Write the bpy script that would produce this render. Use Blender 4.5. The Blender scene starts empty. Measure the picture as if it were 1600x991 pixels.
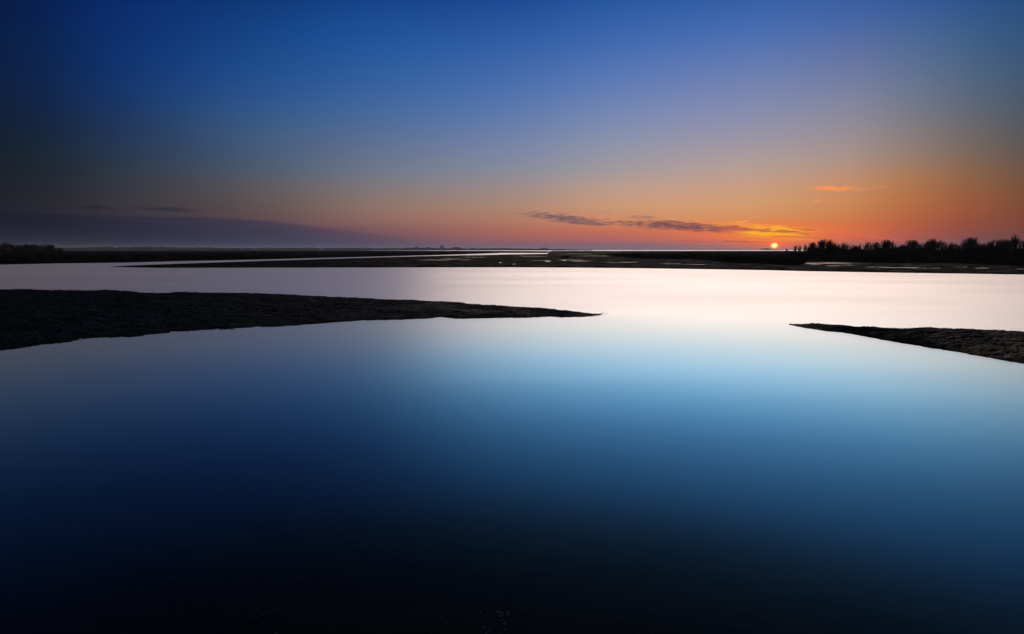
import bpy, math, random
import numpy as np
from mathutils import Vector, Matrix

random.seed(7)
rng = np.random.RandomState(11)
S = bpy.context.scene
COL = S.collection

# ------------------------------------------------------------------ camera
CAM_H = 3.0
F_PX = 889.0                      # focal length in pixels of the 1600 px wide photograph (20 mm)
PITCH = math.atan((495.5 - 390.5) / F_PX)
cd = bpy.data.cameras.new('camera')
cam = bpy.data.objects.new('camera', cd)
COL.objects.link(cam)
cam.location = (0, 0, CAM_H)
cam.rotation_euler = (math.pi / 2 - PITCH, 0, 0)
cd.sensor_width = 36.0
cd.lens = 36.0 * F_PX / 1600.0
cd.clip_start = 0.1
cd.clip_end = 40000
S.camera = cam
S.render.resolution_x = 1024
S.render.resolution_y = 634


def ray(px, py):
    """direction in the place of a point of the photograph"""
    x = (np.asarray(px, float) - 800.0) / F_PX
    y = -(np.asarray(py, float) - 495.5) / F_PX
    c, s = math.cos(PITCH), math.sin(PITCH)
    dx = x
    dy = c + y * s
    dz = -s + y * c
    return dx, dy, dz


def ground(px, py, z=0.0):
    dx, dy, dz = ray(px, py)
    t = (z - CAM_H) / np.minimum(dz, -1e-5)
    return dx * t, dy * t


def azel(px, py):
    dx, dy, dz = ray(px, py)
    return (math.degrees(math.atan2(dx, dy)), math.degrees(math.atan2(dz, math.hypot(dx, dy))))


def at_distance(px, dist):
    """x, y of a spot that lies dist metres away under picture column px on the horizon"""
    dx, dy, dz = ray(px, 390.5)
    n = math.hypot(dx, dy)
    return dx / n * dist, dy / n * dist


# ------------------------------------------------------------------ colour management
S.view_settings.view_transform = 'Standard'
S.view_settings.look = 'None'
S.view_settings.exposure = 0.0
S.view_settings.gamma = 1.0

# ------------------------------------------------------------------ sky
SUN_AZ, SUN_EL = azel(1210, 384.5)


def lin(c):
    c = c / 255.0
    return c / 12.92 if c <= 0.04045 else ((c + 0.055) / 1.055) ** 2.4


SKY_ROWS = [0, 80, 160, 220, 270, 310, 340, 365, 388]
SKY_COLS = {
    0:    [(3, 15, 42), (4, 22, 60), (6, 28, 62), (10, 28, 52), (15, 29, 42), (23, 28, 36), (26, 28, 38), (22, 27, 42), (22, 30, 48)],
    200:  [(5, 30, 80), (7, 42, 106), (12, 50, 110), (27, 52, 92), (38, 54, 76), (52, 54, 62), (56, 50, 58), (44, 42, 58), (40, 44, 60)],
    400:  [(8, 46, 108), (17, 65, 132), (34, 79, 140), (60, 88, 125), (72, 88, 110), (92, 84, 86), (92, 74, 76), (72, 62, 78), (60, 62, 80)],
    600:  [(17, 65, 138), (34, 86, 157), (60, 102, 160), (92, 112, 148), (112, 120, 138), (138, 120, 112), (148, 108, 98), (122, 84, 90), (84, 74, 98)],
    800:  [(28, 74, 149), (53, 98, 168), (86, 118, 174), (116, 132, 168), (140, 140, 152), (168, 138, 124), (178, 126, 104), (172, 100, 88), (112, 88, 108)],
    1000: [(37, 87, 161), (70, 110, 178), (112, 132, 182), (142, 148, 172), (170, 156, 156), (204, 158, 128), (212, 146, 104), (206, 108, 82), (120, 92, 112)],
    1150: [(38, 88, 160), (75, 111, 178), (120, 134, 178), (150, 148, 168), (182, 158, 150), (208, 158, 122), (218, 150, 98), (222, 114, 78), (140, 86, 104)],
    1300: [(36, 82, 152), (70, 102, 165), (116, 126, 164), (146, 142, 154), (176, 148, 136), (204, 144, 100), (208, 134, 82), (214, 104, 66), (150, 82, 86)],
    1450: [(24, 68, 132), (48, 87, 146), (84, 108, 140), (112, 114, 124), (140, 116, 100), (168, 108, 68), (174, 96, 58), (166, 80, 60), (128, 74, 84)],
    1600: [(16, 52, 108), (28, 68, 122), (48, 80, 118), (68, 84, 100), (86, 82, 82), (110, 80, 60), (124, 72, 48), (118, 62, 50), (86, 52, 60)],
}


def sky_table():
    """the sky's colour over azimuth and elevation, resampled smoothly"""
    colx = sorted(SKY_COLS)
    azs = np.array([azel(x, 390.5)[0] for x in colx])
    els = np.array([azel(800, y)[1] for y in SKY_ROWS])[::-1]
    els[0] = 0.0
    tab = np.array([[[lin(v) for v in SKY_COLS[x][i]] for i in range(len(SKY_ROWS))[::-1]] for x in colx])
    # outside the frame the sky goes on: deeper blue overhead, night blue away from the sunset
    top = tab[:, -1, :]
    els = np.concatenate([els, [30, 42, 60, 90]])
    zen = np.array([0.0035, 0.014, 0.055])
    ext = [top * 0.62, top * 0.3 + zen * 0.2, top * 0.08 + zen * 0.8, top * 0 + zen]
    tab = np.concatenate([tab] + [e[:, None, :] for e in ext], axis=1)
    east = np.array([[0.008, 0.012, 0.022]] * 5 + [[0.006, 0.012, 0.03]] * 8)
    azs = np.concatenate([[-180, -100, -62], azs, [60, 95, 180]])
    left, right = tab[0], tab[-1]
    tab = np.concatenate([[east, east, left * 0.8 + east * 0.3], tab, [right * 0.45 + east * 0.2, east * 0.9 + right * 0.1, east]], axis=0)
    return azs, els, tab


def smooth_resample(xs, ys, xn):
    """monotone-ish cubic resampling along axis 0"""
    m = np.zeros_like(ys)
    d = (ys[1:] - ys[:-1]) / (xs[1:] - xs[:-1])[:, None, None]
    m[1:-1] = np.where(d[1:] * d[:-1] > 0, 2 * d[1:] * d[:-1] / (d[1:] + d[:-1] + 1e-12 * np.sign(d[1:] + d[:-1] + 1e-30)), 0)
    out = []
    for x in xn:
        i = int(np.clip(np.searchsorted(xs, x) - 1, 0, len(xs) - 2))
        h = xs[i + 1] - xs[i]
        t = (x - xs[i]) / h
        out.append((2 * t ** 3 - 3 * t ** 2 + 1) * ys[i] + (t ** 3 - 2 * t ** 2 + t) * h * m[i]
                   + (-2 * t ** 3 + 3 * t ** 2) * ys[i + 1] + (t ** 3 - t ** 2) * h * m[i + 1])
    return np.clip(np.array(out), 0, None)


world = bpy.data.worlds.new("World")
S.world = world
world.use_nodes = True
nt = world.node_tree
nt.nodes.clear()


def N(tree, typ, **kw):
    n = tree.nodes.new(typ)
    for k, v in kw.items():
        setattr(n, k, v)
    return n


def math_node(tree, op, a, b=None, c=None, clamp=False):
    n = N(tree, 'ShaderNodeMath', operation=op, use_clamp=clamp)
    for i, v in enumerate((a, b, c)):
        if v is None:
            continue
        if isinstance(v, (int, float)):
            n.inputs[i].default_value = v
        else:
            tree.links.new(v, n.inputs[i])
    return n.outputs[0]


def map_range(tree, v, a, b, c=0.0, d=1.0, mode='SMOOTHSTEP'):
    n = N(tree, 'ShaderNodeMapRange', interpolation_type=mode)
    tree.links.new(v, n.inputs['Value'])
    n.inputs['From Min'].default_value = a
    n.inputs['From Max'].default_value = b
    n.inputs['To Min'].default_value = c
    n.inputs['To Max'].default_value = d
    return n.outputs['Result']


def mix_col(tree, fac, a, b, blend='MIX'):
    n = N(tree, 'ShaderNodeMix', data_type='RGBA', blend_type=blend)
    n.clamp_result = False
    for s, v in ((n.inputs[0], fac), (n.inputs[6], a), (n.inputs[7], b)):
        if isinstance(v, (int, float)):
            s.default_value = v
        elif isinstance(v, tuple):
            s.default_value = (v[0], v[1], v[2], 1)
        else:
            tree.links.new(v, s)
    return n.outputs[2]


def build_sky():
    tc = N(nt, 'ShaderNodeTexCoord')
    sep = N(nt, 'ShaderNodeSeparateXYZ')
    nt.links.new(tc.outputs['Generated'], sep.inputs[0])
    x, y, z = sep.outputs
    az = math_node(nt, 'MULTIPLY', math_node(nt, 'ARCTAN2', x, y), 180 / math.pi)
    el = math_node(nt, 'MULTIPLY', math_node(nt, 'ARCSINE', z), 180 / math.pi)
    azs, els, tab = sky_table()
    tab = tab.transpose(1, 0, 2)
    q = np.linspace(0, 1, 26)
    eln = 90 * q ** 2.4                       # dense near the horizon
    tab = smooth_resample(els.astype(float), tab, eln)
    tab = tab.transpose(1, 0, 2)
    azn = np.concatenate([[-180, -120, -90, -70, -56], np.linspace(-46, 46, 24), [56, 70, 90, 120, 180]])
    tab = smooth_resample(azs.astype(float), tab, azn)
    s = math_node(nt, 'POWER', math_node(nt, 'DIVIDE', math_node(nt, 'MAXIMUM', el, 0.0), 90.0), 1 / 2.4)
    prev = None
    for i, a in enumerate(azn):
        r = N(nt, 'ShaderNodeValToRGB')
        r.color_ramp.interpolation = 'LINEAR'
        e = r.color_ramp.elements
        while len(e) < len(q):
            e.new(0.5)
        for k, t in enumerate(q):
            e[k].position = float(t)
        for k in range(len(q)):
            e[k].color = (*[float(v) for v in tab[i, k]], 1)
        nt.links.new(s, r.inputs[0])
        if prev is None:
            prev = r.outputs[0]
        else:
            f = map_range(nt, az, float(azn[i - 1]), float(a), mode='LINEAR')
            prev = mix_col(nt, f, prev, r.outputs[0])
    sky = prev

    # ---- warped coordinates for the clouds
    cv = N(nt, 'ShaderNodeCombineXYZ')
    nt.links.new(math_node(nt, 'MULTIPLY', az, 0.30), cv.inputs[0])
    nt.links.new(math_node(nt, 'MULTIPLY', el, 2.6), cv.inputs[1])
    nz = N(nt, 'ShaderNodeTexNoise')
    nz.inputs['Scale'].default_value = 1.0
    nz.inputs['Detail'].default_value = 5
    nz.inputs['Roughness'].default_value = 0.6
    nt.links.new(cv.outputs[0], nz.inputs['Vector'])
    noise = math_node(nt, 'SUBTRACT', nz.outputs[0], 0.5)
    cv2 = N(nt, 'ShaderNodeCombineXYZ')
    nt.links.new(math_node(nt, 'MULTIPLY', az, 1.1), cv2.inputs[0])
    nt.links.new(math_node(nt, 'MULTIPLY', el, 7.5), cv2.inputs[1])
    nz2 = N(nt, 'ShaderNodeTexNoise')
    nz2.inputs['Scale'].default_value = 1.0
    nz2.inputs['Detail'].default_value = 4
    nz2.inputs['Roughness'].default_value = 0.65
    nt.links.new(cv2.outputs[0], nz2.inputs['Vector'])
    fine = math_node(nt, 'SUBTRACT', nz2.outputs[0], 0.5)
    wob = math_node(nt, 'ADD', math_node(nt, 'MULTIPLY', noise, 0.9), math_node(nt, 'MULTIPLY', fine, 0.35))

    # the low cloud bank on the left
    pts = [(-250, 330), (0, 333), (100, 335), (200, 338), (300, 339), (400, 344), (500, 355), (560, 362), (640, 371), (760, 381), (900, 392)]
    fc = N(nt, 'ShaderNodeFloatCurve')
    c = fc.mapping.curves[0]
    ps = []
    for px, py in pts:
        a, e_ = azel(px, py)
        ps.append(((a + 60) / 120, e_ / 6 if e_ > 0 else 0))
    while len(c.points) < len(ps):
        c.points.new(0.5, 0.5)
    for k, p in enumerate(ps):
        c.points[k].location = p
    fc.mapping.update()
    nt.links.new(math_node(nt, 'DIVIDE', math_node(nt, 'ADD', az, 60.0), 120.0), fc.inputs['Value'])
    top = math_node(nt, 'MULTIPLY', fc.outputs[0], 6.0)
    dif = math_node(nt, 'SUBTRACT', math_node(nt, 'ADD', top, math_node(nt, 'MULTIPLY', wob, 0.35)), el)
    bank = map_range(nt, dif, -0.10, 0.16)
    bank = math_node(nt, 'MULTIPLY', bank, map_range(nt, az, azel(760, 390)[0], azel(420, 390)[0]))
    sky = mix_col(nt, math_node(nt, 'MULTIPLY', bank, 0.85), sky, mix_col(nt, 1.0, sky, (0.50, 0.64, 0.92), 'MULTIPLY'))

    def streak(x0, y0, x1, y1, th, col, amt, warp=1.0, soft=0.55):
        """a streak of cloud between two points of the sky, th degrees thick"""
        nonlocal sky
        a0, e0 = azel(x0, y0)
        a1, e1 = azel(x1, y1)
        ac, ec, w = (a0 + a1) / 2, (e0 + e1) / 2, abs(a1 - a0) / 2
        sl = (e1 - e0) / (a1 - a0)
        u = math_node(nt, 'DIVIDE', math_node(nt, 'SUBTRACT', az, ac), w)
        lo = math_node(nt, 'MULTIPLY_ADD', math_node(nt, 'SUBTRACT', az, ac), sl, ec)
        v = math_node(nt, 'SUBTRACT', el, lo)
        v = math_node(nt, 'MULTIPLY_ADD', wob, warp * 0.8, v)
        v = math_node(nt, 'DIVIDE', v, th)
        r = math_node(nt, 'ADD', math_node(nt, 'POWER', math_node(nt, 'ABSOLUTE', u), 2.0), math_node(nt, 'MULTIPLY', v, v))
        r = math_node(nt, 'MULTIPLY_ADD', fine, 3.2, r)
        m = map_range(nt, r, 1.05, 1.05 - soft * 1.5)
        m = math_node(nt, 'MULTIPLY', m, amt)
        sky = mix_col(nt, m, sky, tuple(lin(v_) for v_ in col))

    # glow of the low sun, wide and then tight
    def glow(px, py, wa, we, col, amt):
        nonlocal sky
        a, e_ = azel(px, py)
        u = math_node(nt, 'DIVIDE', math_node(nt, 'SUBTRACT', az, a), wa)
        v = math_node(nt, 'DIVIDE', math_node(nt, 'SUBTRACT', el, e_), we)
        r = math_node(nt, 'MULTIPLY', math_node(nt, 'ADD', math_node(nt, 'MULTIPLY', u, u), math_node(nt, 'MULTIPLY', v, v)), -1.0)
        g = math_node(nt, 'MULTIPLY', math_node(nt, 'EXPONENT', r), amt)
        sky = mix_col(nt, g, sky, tuple(lin(v_) for v_ in col))

    glow(1205, 369, 7.0, 1.1, (255, 124, 50), 0.8)
    glow(1208, 368, 2.4, 0.55, (255, 170, 30), 0.9)
    glow(1209, 382, 2.6, 0.5, (255, 92, 36), 0.7)
    # grey-mauve streaks with gilded upper edges
    streak(820, 331, 1010, 346, 0.30, (222, 140, 108), 0.45, 1.3, 1.0)
    streak(803, 332, 970, 351, 0.48, (108, 82, 94), 0.95, 1.2, 0.9)
    streak(850, 345, 960, 352, 0.19, (112, 84, 98), 0.8, 1.2, 0.9)
    streak(900, 349, 1000, 347, 0.16, (150, 96, 98), 0.6, 1.2, 0.9)
    streak(1000, 341, 1200, 353, 0.20, (246, 150, 84), 0.7, 1.3, 1.0)
    streak(940, 346, 1200, 361, 0.56, (108, 70, 80), 0.97, 1.2, 0.9)
    streak(972, 337, 1035, 342, 0.11, (156, 104, 102), 0.7, 1.2, 0.9)
    streak(880, 329, 965, 332, 0.10, (190, 134, 112), 0.6, 1.0, 0.9)
    streak(690, 378, 990, 381, 0.14, (130, 82, 98), 0.6, 0.8, 0.9)
    streak(1030, 376, 1190, 379, 0.12, (190, 84, 76), 0.5)
    # lit fringes near the sun
    streak(1085, 348, 1310, 362, 0.34, (255, 156, 50), 0.95, 1.3, 1.0)
    streak(1140, 347, 1195, 351, 0.12, (255, 170, 76), 0.9, 1.2, 1.0)
    streak(1170, 355, 1262, 362, 0.20, (255, 184, 40), 1.0, 1.2, 0.9)
    streak(1140, 362, 1262, 369, 0.26, (255, 196, 14), 1.0, 0.8, 0.9)
    streak(1100, 353, 1290, 367, 0.11, (172, 80, 66), 0.95, 1.4, 0.8)
    streak(1225, 357, 1300, 361, 0.09, (196, 92, 66), 0.8, 1.4, 0.8)
    streak(1195, 370, 1310, 371, 0.08, (222, 92, 50), 0.8, 0.8)
    streak(1110, 371, 1230, 373, 0.07, (232, 110, 48), 0.7, 0.8)
    streak(1120, 377, 1208, 379, 0.09, (200, 76, 66), 0.8, 0.8)
    streak(1150, 374.5, 1270, 375.5, 0.07, (255, 150, 50), 0.8, 0.8)
    streak(1255, 363, 1440, 377, 0.22, (232, 96, 66), 0.65, 0.8, 0.9)
    # small orange clouds higher up
    streak(1252, 294, 1358, 295, 0.27, (252, 150, 84), 1.0, 0.6, 0.9)
    streak(1340, 295, 1400, 292, 0.14, (222, 136, 94), 0.6, 0.6, 0.9)
    streak(1268, 313, 1286, 314, 0.10, (240, 150, 100), 0.7, 0.6, 0.7)
    streak(1170, 291, 1184, 292, 0.10, (226, 160, 136), 0.6, 0.6, 0.7)
    # dark thin clouds over the bank on the left
    streak(95, 324, 190, 326, 0.17, (34, 33, 44), 0.85, 0.8, 0.9)
    streak(150, 343, 420, 352, 0.16, (58, 50, 66), 0.5, 1.2, 1.0)
    streak(190, 323, 325, 331, 0.22, (42, 40, 52), 0.9, 0.8, 0.9)
    streak(500, 354, 582, 358, 0.10, (104, 72, 82), 0.7, 0.8, 0.7)
    # the sun itself, drawn out flat by the air and bloomed by its own glare
    a, e_ = azel(1210, 384)
    u = math_node(nt, 'DIVIDE', math_node(nt, 'SUBTRACT', az, a), 0.27)
    v = math_node(nt, 'DIVIDE', math_node(nt, 'SUBTRACT', el, e_), 0.22)
    r = math_node(nt, 'SQRT', math_node(nt, 'ADD', math_node(nt, 'MULTIPLY', u, u), math_node(nt, 'MULTIPLY', v, v)))
    g2 = math_node(nt, 'EXPONENT', math_node(nt, 'MULTIPLY', r, -0.42))
    sky = mix_col(nt, math_node(nt, 'MULTIPLY', g2, 1.0, clamp=True), sky, (1.25, 0.20, 0.02))
    rim = map_range(nt, r, 1.55, 0.85)
    sky = mix_col(nt, math_node(nt, 'MULTIPLY', rim, 0.95), sky, (1.5, 0.62, 0.05))
    disc = map_range(nt, r, 1.0, 0.35)
    sky = mix_col(nt, disc, sky, (5.0, 2.6, 0.7))
    bg = N(nt, 'ShaderNodeBackground')
    nt.links.new(sky, bg.inputs[0])
    bg.inputs[1].default_value = 1.0
    out = N(nt, 'ShaderNodeOutputWorld')
    nt.links.new(bg.outputs[0], out.inputs[0])


build_sky()

# ------------------------------------------------------------------ the sun lamp, widened into an added glow for the water
SUN_STRENGTH = 3.3
SUN_ANGLE = 59.0  # far wider than the sun's disc; stands in for afterglow on the water
sd = bpy.data.lights.new('sun', 'SUN')
sd.energy = SUN_STRENGTH
sd.angle = math.radians(SUN_ANGLE)
sd.color = (1.0, 0.77, 0.61)
sun = bpy.data.objects.new('sun', sd)
COL.objects.link(sun)
ar, er = math.radians(SUN_AZ - 5.0), math.radians(SUN_EL)  # turned left of the drawn sun to centre its glow on the water
sdir = Vector((math.sin(ar) * math.cos(er), math.cos(ar) * math.cos(er), math.sin(er)))
sun.rotation_euler = sdir.to_track_quat('Z', 'Y').to_euler()


# ------------------------------------------------------------------ helpers
def tag(o, label=None, cat=None, group=None, kind=None):
    if label: o['label'] = label
    if cat: o['category'] = cat
    if group: o['group'] = group
    if kind: o['kind'] = kind
    return o


def mesh_obj(name, verts, faces, mat, parent=None, smooth=True):
    me = bpy.data.meshes.new(name)
    verts = np.asarray(verts, dtype=np.float32)
    if isinstance(faces, np.ndarray):
        k = faces.shape[1]
        me.vertices.add(len(verts))
        me.vertices.foreach_set('co', verts.ravel())
        me.loops.add(faces.size)
        me.loops.foreach_set('vertex_index', faces.ravel().astype(np.int32))
        me.polygons.add(len(faces))
        me.polygons.foreach_set('loop_start', np.arange(0, faces.size, k, dtype=np.int32))
        me.polygons.foreach_set('loop_total', np.full(len(faces), k, dtype=np.int32))
        me.update(calc_edges=True)
    else:
        me.from_pydata([tuple(v) for v in verts], [], faces)
    me.polygons.foreach_set('use_smooth', [smooth] * len(me.polygons))
    me.materials.append(mat)
    o = bpy.data.objects.new(name, me)
    COL.objects.link(o)
    if parent: o.parent = parent
    return o


def empty(name, loc, rz=0.0):
    o = bpy.data.objects.new(name, None)
    o.location = loc
    o.rotation_euler = (0, 0, rz)
    COL.objects.link(o)
    return o


LAT = rng.rand(256, 256)


def vnoise(x, y):
    x = np.asarray(x, float); y = np.asarray(y, float)
    xi = np.floor(x).astype(int); yi = np.floor(y).astype(int)
    fx = x - xi; fy = y - yi
    fx = fx * fx * (3 - 2 * fx); fy = fy * fy * (3 - 2 * fy)
    a = LAT[xi % 256, yi % 256]; b = LAT[(xi + 1) % 256, yi % 256]
    c = LAT[xi % 256, (yi + 1) % 256]; d = LAT[(xi + 1) % 256, (yi + 1) % 256]
    return (a * (1 - fx) + b * fx) * (1 - fy) + (c * (1 - fx) + d * fx) * fy - 0.5


def fbm(x, y, oct=4, gain=0.5):
    s = 0; a = 1.0
    for i in range(oct):
        s = s + a * vnoise(x * 2 ** i + 17.3 * i, y * 2 ** i + 5.1 * i)
        a *= gain
    return s


def grid_faces(nr, nc):
    i = np.arange(nr - 1)[:, None] * nc + np.arange(nc - 1)[None, :]
    i = i.ravel()
    return np.stack([i, i + 1, i + nc + 1, i + nc], axis=1)


def curve(pts, x):
    p = np.array(pts, float)
    return np.interp(x, p[:, 0], p[:, 1])


# ------------------------------------------------------------------ materials
def material(name):
    m = bpy.data.materials.new(name)
    m.use_nodes = True
    m.node_tree.nodes.clear()
    return m, m.node_tree


def finish(t, shader):
    o = N(t, 'ShaderNodeOutputMaterial')
    t.links.new(shader, o.inputs[0])


def pos(t):
    g = N(t, 'ShaderNodeNewGeometry')
    return g.outputs['Position']


def noise_tex(t, vec, scale, detail=4, rough=0.55, sx=None):
    if sx:
        mp = N(t, 'ShaderNodeMapping')
        mp.inputs['Scale'].default_value = sx
        t.links.new(vec, mp.inputs[0])
        vec = mp.outputs[0]
    n = N(t, 'ShaderNodeTexNoise')
    n.inputs['Scale'].default_value = scale
    n.inputs['Detail'].default_value = detail
    n.inputs['Roughness'].default_value = rough
    t.links.new(vec, n.inputs['Vector'])
    return n.outputs[0]


def mud_material(name, scale, base, algae, glint_mottle, bump, rough=(0.42, 0.8), spec=0.5, wet_z=False):
    m, t = material(name)
    p = pos(t)
    big = noise_tex(t, p, 0.35 * scale, 4)
    mid = noise_tex(t, p, 2.4 * scale, 5, 0.65, (1, 2.2, 1))
    fin = noise_tex(t, p, 11 * scale, 5, 0.7)
    c = mix_col(t, map_range(t, mid, 0.4, 0.62), base, glint_mottle)  # paler mottling; the blue on bars and flat is sky glint put into colour
    c = mix_col(t, map_range(t, math_node(t, 'ADD', math_node(t, 'MULTIPLY', big, 0.6), math_node(t, 'MULTIPLY', fin, 0.4)), 0.48, 0.6), c, algae)
    b = N(t, 'ShaderNodeBsdfPrincipled')
    t.links.new(c, b.inputs['Base Color'])
    t.links.new(map_range(t, math_node(t, 'MULTIPLY_ADD', big, 0.6, math_node(t, 'MULTIPLY', mid, 0.4)), 0.4, 0.6, rough[1], rough[0]), b.inputs['Roughness'])
    b.inputs['Specular IOR Level'].default_value = spec
    if wet_z:                                   # film of water where the flat dips low; its bluish sheen is put into the colour
        sp = N(t, 'ShaderNodeSeparateXYZ')
        t.links.new(p, sp.inputs[0])
        wetf = map_range(t, sp.outputs[2], 0.022, 0.006)
        film = math_node(t, 'ADD', math_node(t, 'MULTIPLY', wetf, 0.025), math_node(t, 'MULTIPLY', map_range(t, mid, 0.5, 0.66), 0.03))
        t.links.new(film, b.inputs['Specular IOR Level'])
        t.links.new(math_node(t, 'MULTIPLY_ADD', wetf, -0.5, 0.95), b.inputs['Roughness'])
        t.links.new(mix_col(t, wetf, c, (0.02, 0.026, 0.034)), b.inputs['Base Color'])
    bp = N(t, 'ShaderNodeBump')
    bp.inputs['Strength'].default_value = 0.9
    bp.inputs['Distance'].default_value = bump
    t.links.new(math_node(t, 'ADD', fin, math_node(t, 'MULTIPLY', mid, 1.5)), bp.inputs['Height'])
    t.links.new(bp.outputs[0], b.inputs['Normal'])
    finish(t, b.outputs[0])
    return m


M_BAR = mud_material('wet_mud', 1.0, (0.0032, 0.006, 0.009), (0.004, 0.013, 0.006), (0.012, 0.028, 0.046), 0.022, (0.6, 1.0), 0.014)
M_FLAT = mud_material('far_mud', 0.12, (0.005, 0.0065, 0.009), (0.005, 0.009, 0.006), (0.011, 0.015, 0.021), 0.06, (0.85, 1.0), 0.0, wet_z=True)
M_MARSH = mud_material('marsh_turf', 0.2, (0.010, 0.006, 0.004), (0.006, 0.008, 0.0035), (0.012, 0.008, 0.006), 0.15, (0.95, 1.0), 0.0)
M_BED = mud_material('bed_mud', 1.2, (0.016, 0.015, 0.013), (0.012, 0.013, 0.009), (0.022, 0.021, 0.019), 0.02, (0.8, 0.95), 0.1)


def plain(name, col, rough=0.9, var=0.4, scale=2.0, spec=0.2):
    m, t = material(name)
    n = noise_tex(t, pos(t), scale, 3)
    c = mix_col(t, map_range(t, n, 0.35, 0.65), tuple(v * (1 - var) for v in col), tuple(v * (1 + var) for v in col))
    b = N(t, 'ShaderNodeBsdfPrincipled')
    t.links.new(c, b.inputs['Base Color'])
    b.inputs['Roughness'].default_value = rough
    b.inputs['Specular IOR Level'].default_value = spec
    finish(t, b.outputs[0])
    return m


M_BARK = plain('bare_bark', (0.018, 0.015, 0.012), spec=0.03)
M_GRASS = plain('salt_grass', (0.012, 0.010, 0.006), scale=0.4, spec=0.02)
M_WOOD = plain('far_foliage', (0.035, 0.045, 0.030), scale=0.05)
M_HILL = plain('far_hill', (0.05, 0.055, 0.045), scale=0.02)
M_CONCRETE = plain('far_concrete', (0.22, 0.21, 0.20), scale=0.1, var=0.1)
M_GLASS = plain('far_window', (0.04, 0.045, 0.05), rough=0.3, var=0.1)
M_ROOF = plain('far_roof', (0.10, 0.06, 0.05), scale=0.1)
M_SHELL = plain('shell_white', (0.22, 0.22, 0.23), rough=0.6, scale=60, var=0.25, spec=0.3)
M_TWIG = plain('sunken_wood', (0.16, 0.15, 0.13), scale=30)


# water reflectance, straight down (0) to grazing (1); the glow's fade is put into its colour
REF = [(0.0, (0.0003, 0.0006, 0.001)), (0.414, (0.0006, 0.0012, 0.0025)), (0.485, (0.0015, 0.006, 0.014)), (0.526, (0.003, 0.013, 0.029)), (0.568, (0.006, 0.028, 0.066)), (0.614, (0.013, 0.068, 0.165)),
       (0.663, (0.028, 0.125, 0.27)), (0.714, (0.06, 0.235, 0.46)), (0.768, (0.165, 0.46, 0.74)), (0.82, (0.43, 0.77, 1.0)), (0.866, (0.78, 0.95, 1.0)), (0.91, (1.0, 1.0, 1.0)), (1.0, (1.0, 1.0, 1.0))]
WATER_ROUGH = 0.585


def water_material():
    m, t = material('estuary_water')
    p = pos(t)
    lw = N(t, 'ShaderNodeLayerWeight')          # Facing: 0 looking straight down, 1 at grazing
    lw.inputs['Blend'].default_value = 0.5
    def ramp(stops):
        r = N(t, 'ShaderNodeValToRGB')
        e = r.color_ramp.elements
        while len(e) < len(stops):
            e.new(0.5)
        for k, (a, v) in enumerate(stops):
            e[k].position = a
        for k, (a, v) in enumerate(stops):
            e[k].color = (*v, 1)
        r.color_ramp.interpolation = 'B_SPLINE'
        t.links.new(lw.outputs['Facing'], r.inputs[0])
        return r.outputs[0]
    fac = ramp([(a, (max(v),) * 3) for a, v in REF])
    tint = ramp([(a, tuple(c / max(v) for c in v)) for a, v in REF])   # steeper views tint the reflection blue, fading the glow by colour
    g = N(t, 'ShaderNodeBsdfGlossy')
    g.distribution = 'MULTI_GGX'
    t.links.new(tint, g.inputs['Color'])
    st = noise_tex(t, p, 0.05, 3, 0.5, (0.5, 1.6, 1))
    t.links.new(map_range(t, st, 0.35, 0.65, WATER_ROUGH - 0.015, WATER_ROUGH + 0.015), g.inputs['Roughness'])
    tr = N(t, 'ShaderNodeBsdfTransparent')
    tr.inputs['Color'].default_value = (0.45, 0.6, 0.68, 1)
    mx = N(t, 'ShaderNodeMixShader')
    t.links.new(fac, mx.inputs[0])
    t.links.new(tr.outputs[0], mx.inputs[1])
    t.links.new(g.outputs[0], mx.inputs[2])
    finish(t, mx.outputs[0])
    return m


M_WATER = water_material()

# ------------------------------------------------------------------ seabed and water, out to the horizon
R_WORLD = 9000.0


def polar(r0, r1, nr, na):
    r = np.geomspace(r0, r1, nr)
    a = np.linspace(-math.pi, math.pi, na)
    rr, aa = np.meshgrid(r, a, indexing='ij')
    return rr * np.sin(aa), rr * np.cos(aa), rr


bx, by, br = polar(0.5, R_WORLD, 240, 361)
bz = -0.10 - 0.5 * np.clip((br - 4) / 12, 0, 1) ** 0.8 - 0.6 * np.clip((br - 16) / 60, 0, 1)
bz += 0.04 * fbm(bx * 1.5, by * 1.5, 3) * (br < 40)
bed = mesh_obj('seabed', np.stack([bx, by, bz], -1).reshape(-1, 3), grid_faces(240, 361), M_BED)
tag(bed, 'dark muddy bed of the estuary under the water', kind='structure')
wv = [(0, 0, 0)]
wf = []
nseg = 96
for ring, rad in enumerate((30, 300, R_WORLD - 20)):
    for k in range(nseg):
        a = 2 * math.pi * k / nseg
        wv.append((rad * math.cos(a), rad * math.sin(a), 0))
for k in range(nseg):
    k2 = (k + 1) % nseg
    wf.append((0, 1 + k, 1 + k2))
    for q in range(2):
        b0 = 1 + q * nseg
        wf.append((b0 + k, b0 + nseg + k, b0 + nseg + k2, b0 + k2))
water = mesh_obj('water', wv, wf, M_WATER, smooth=False)
tag(water, 'still silky estuary water mirroring the sunset sky', kind='structure')


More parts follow.
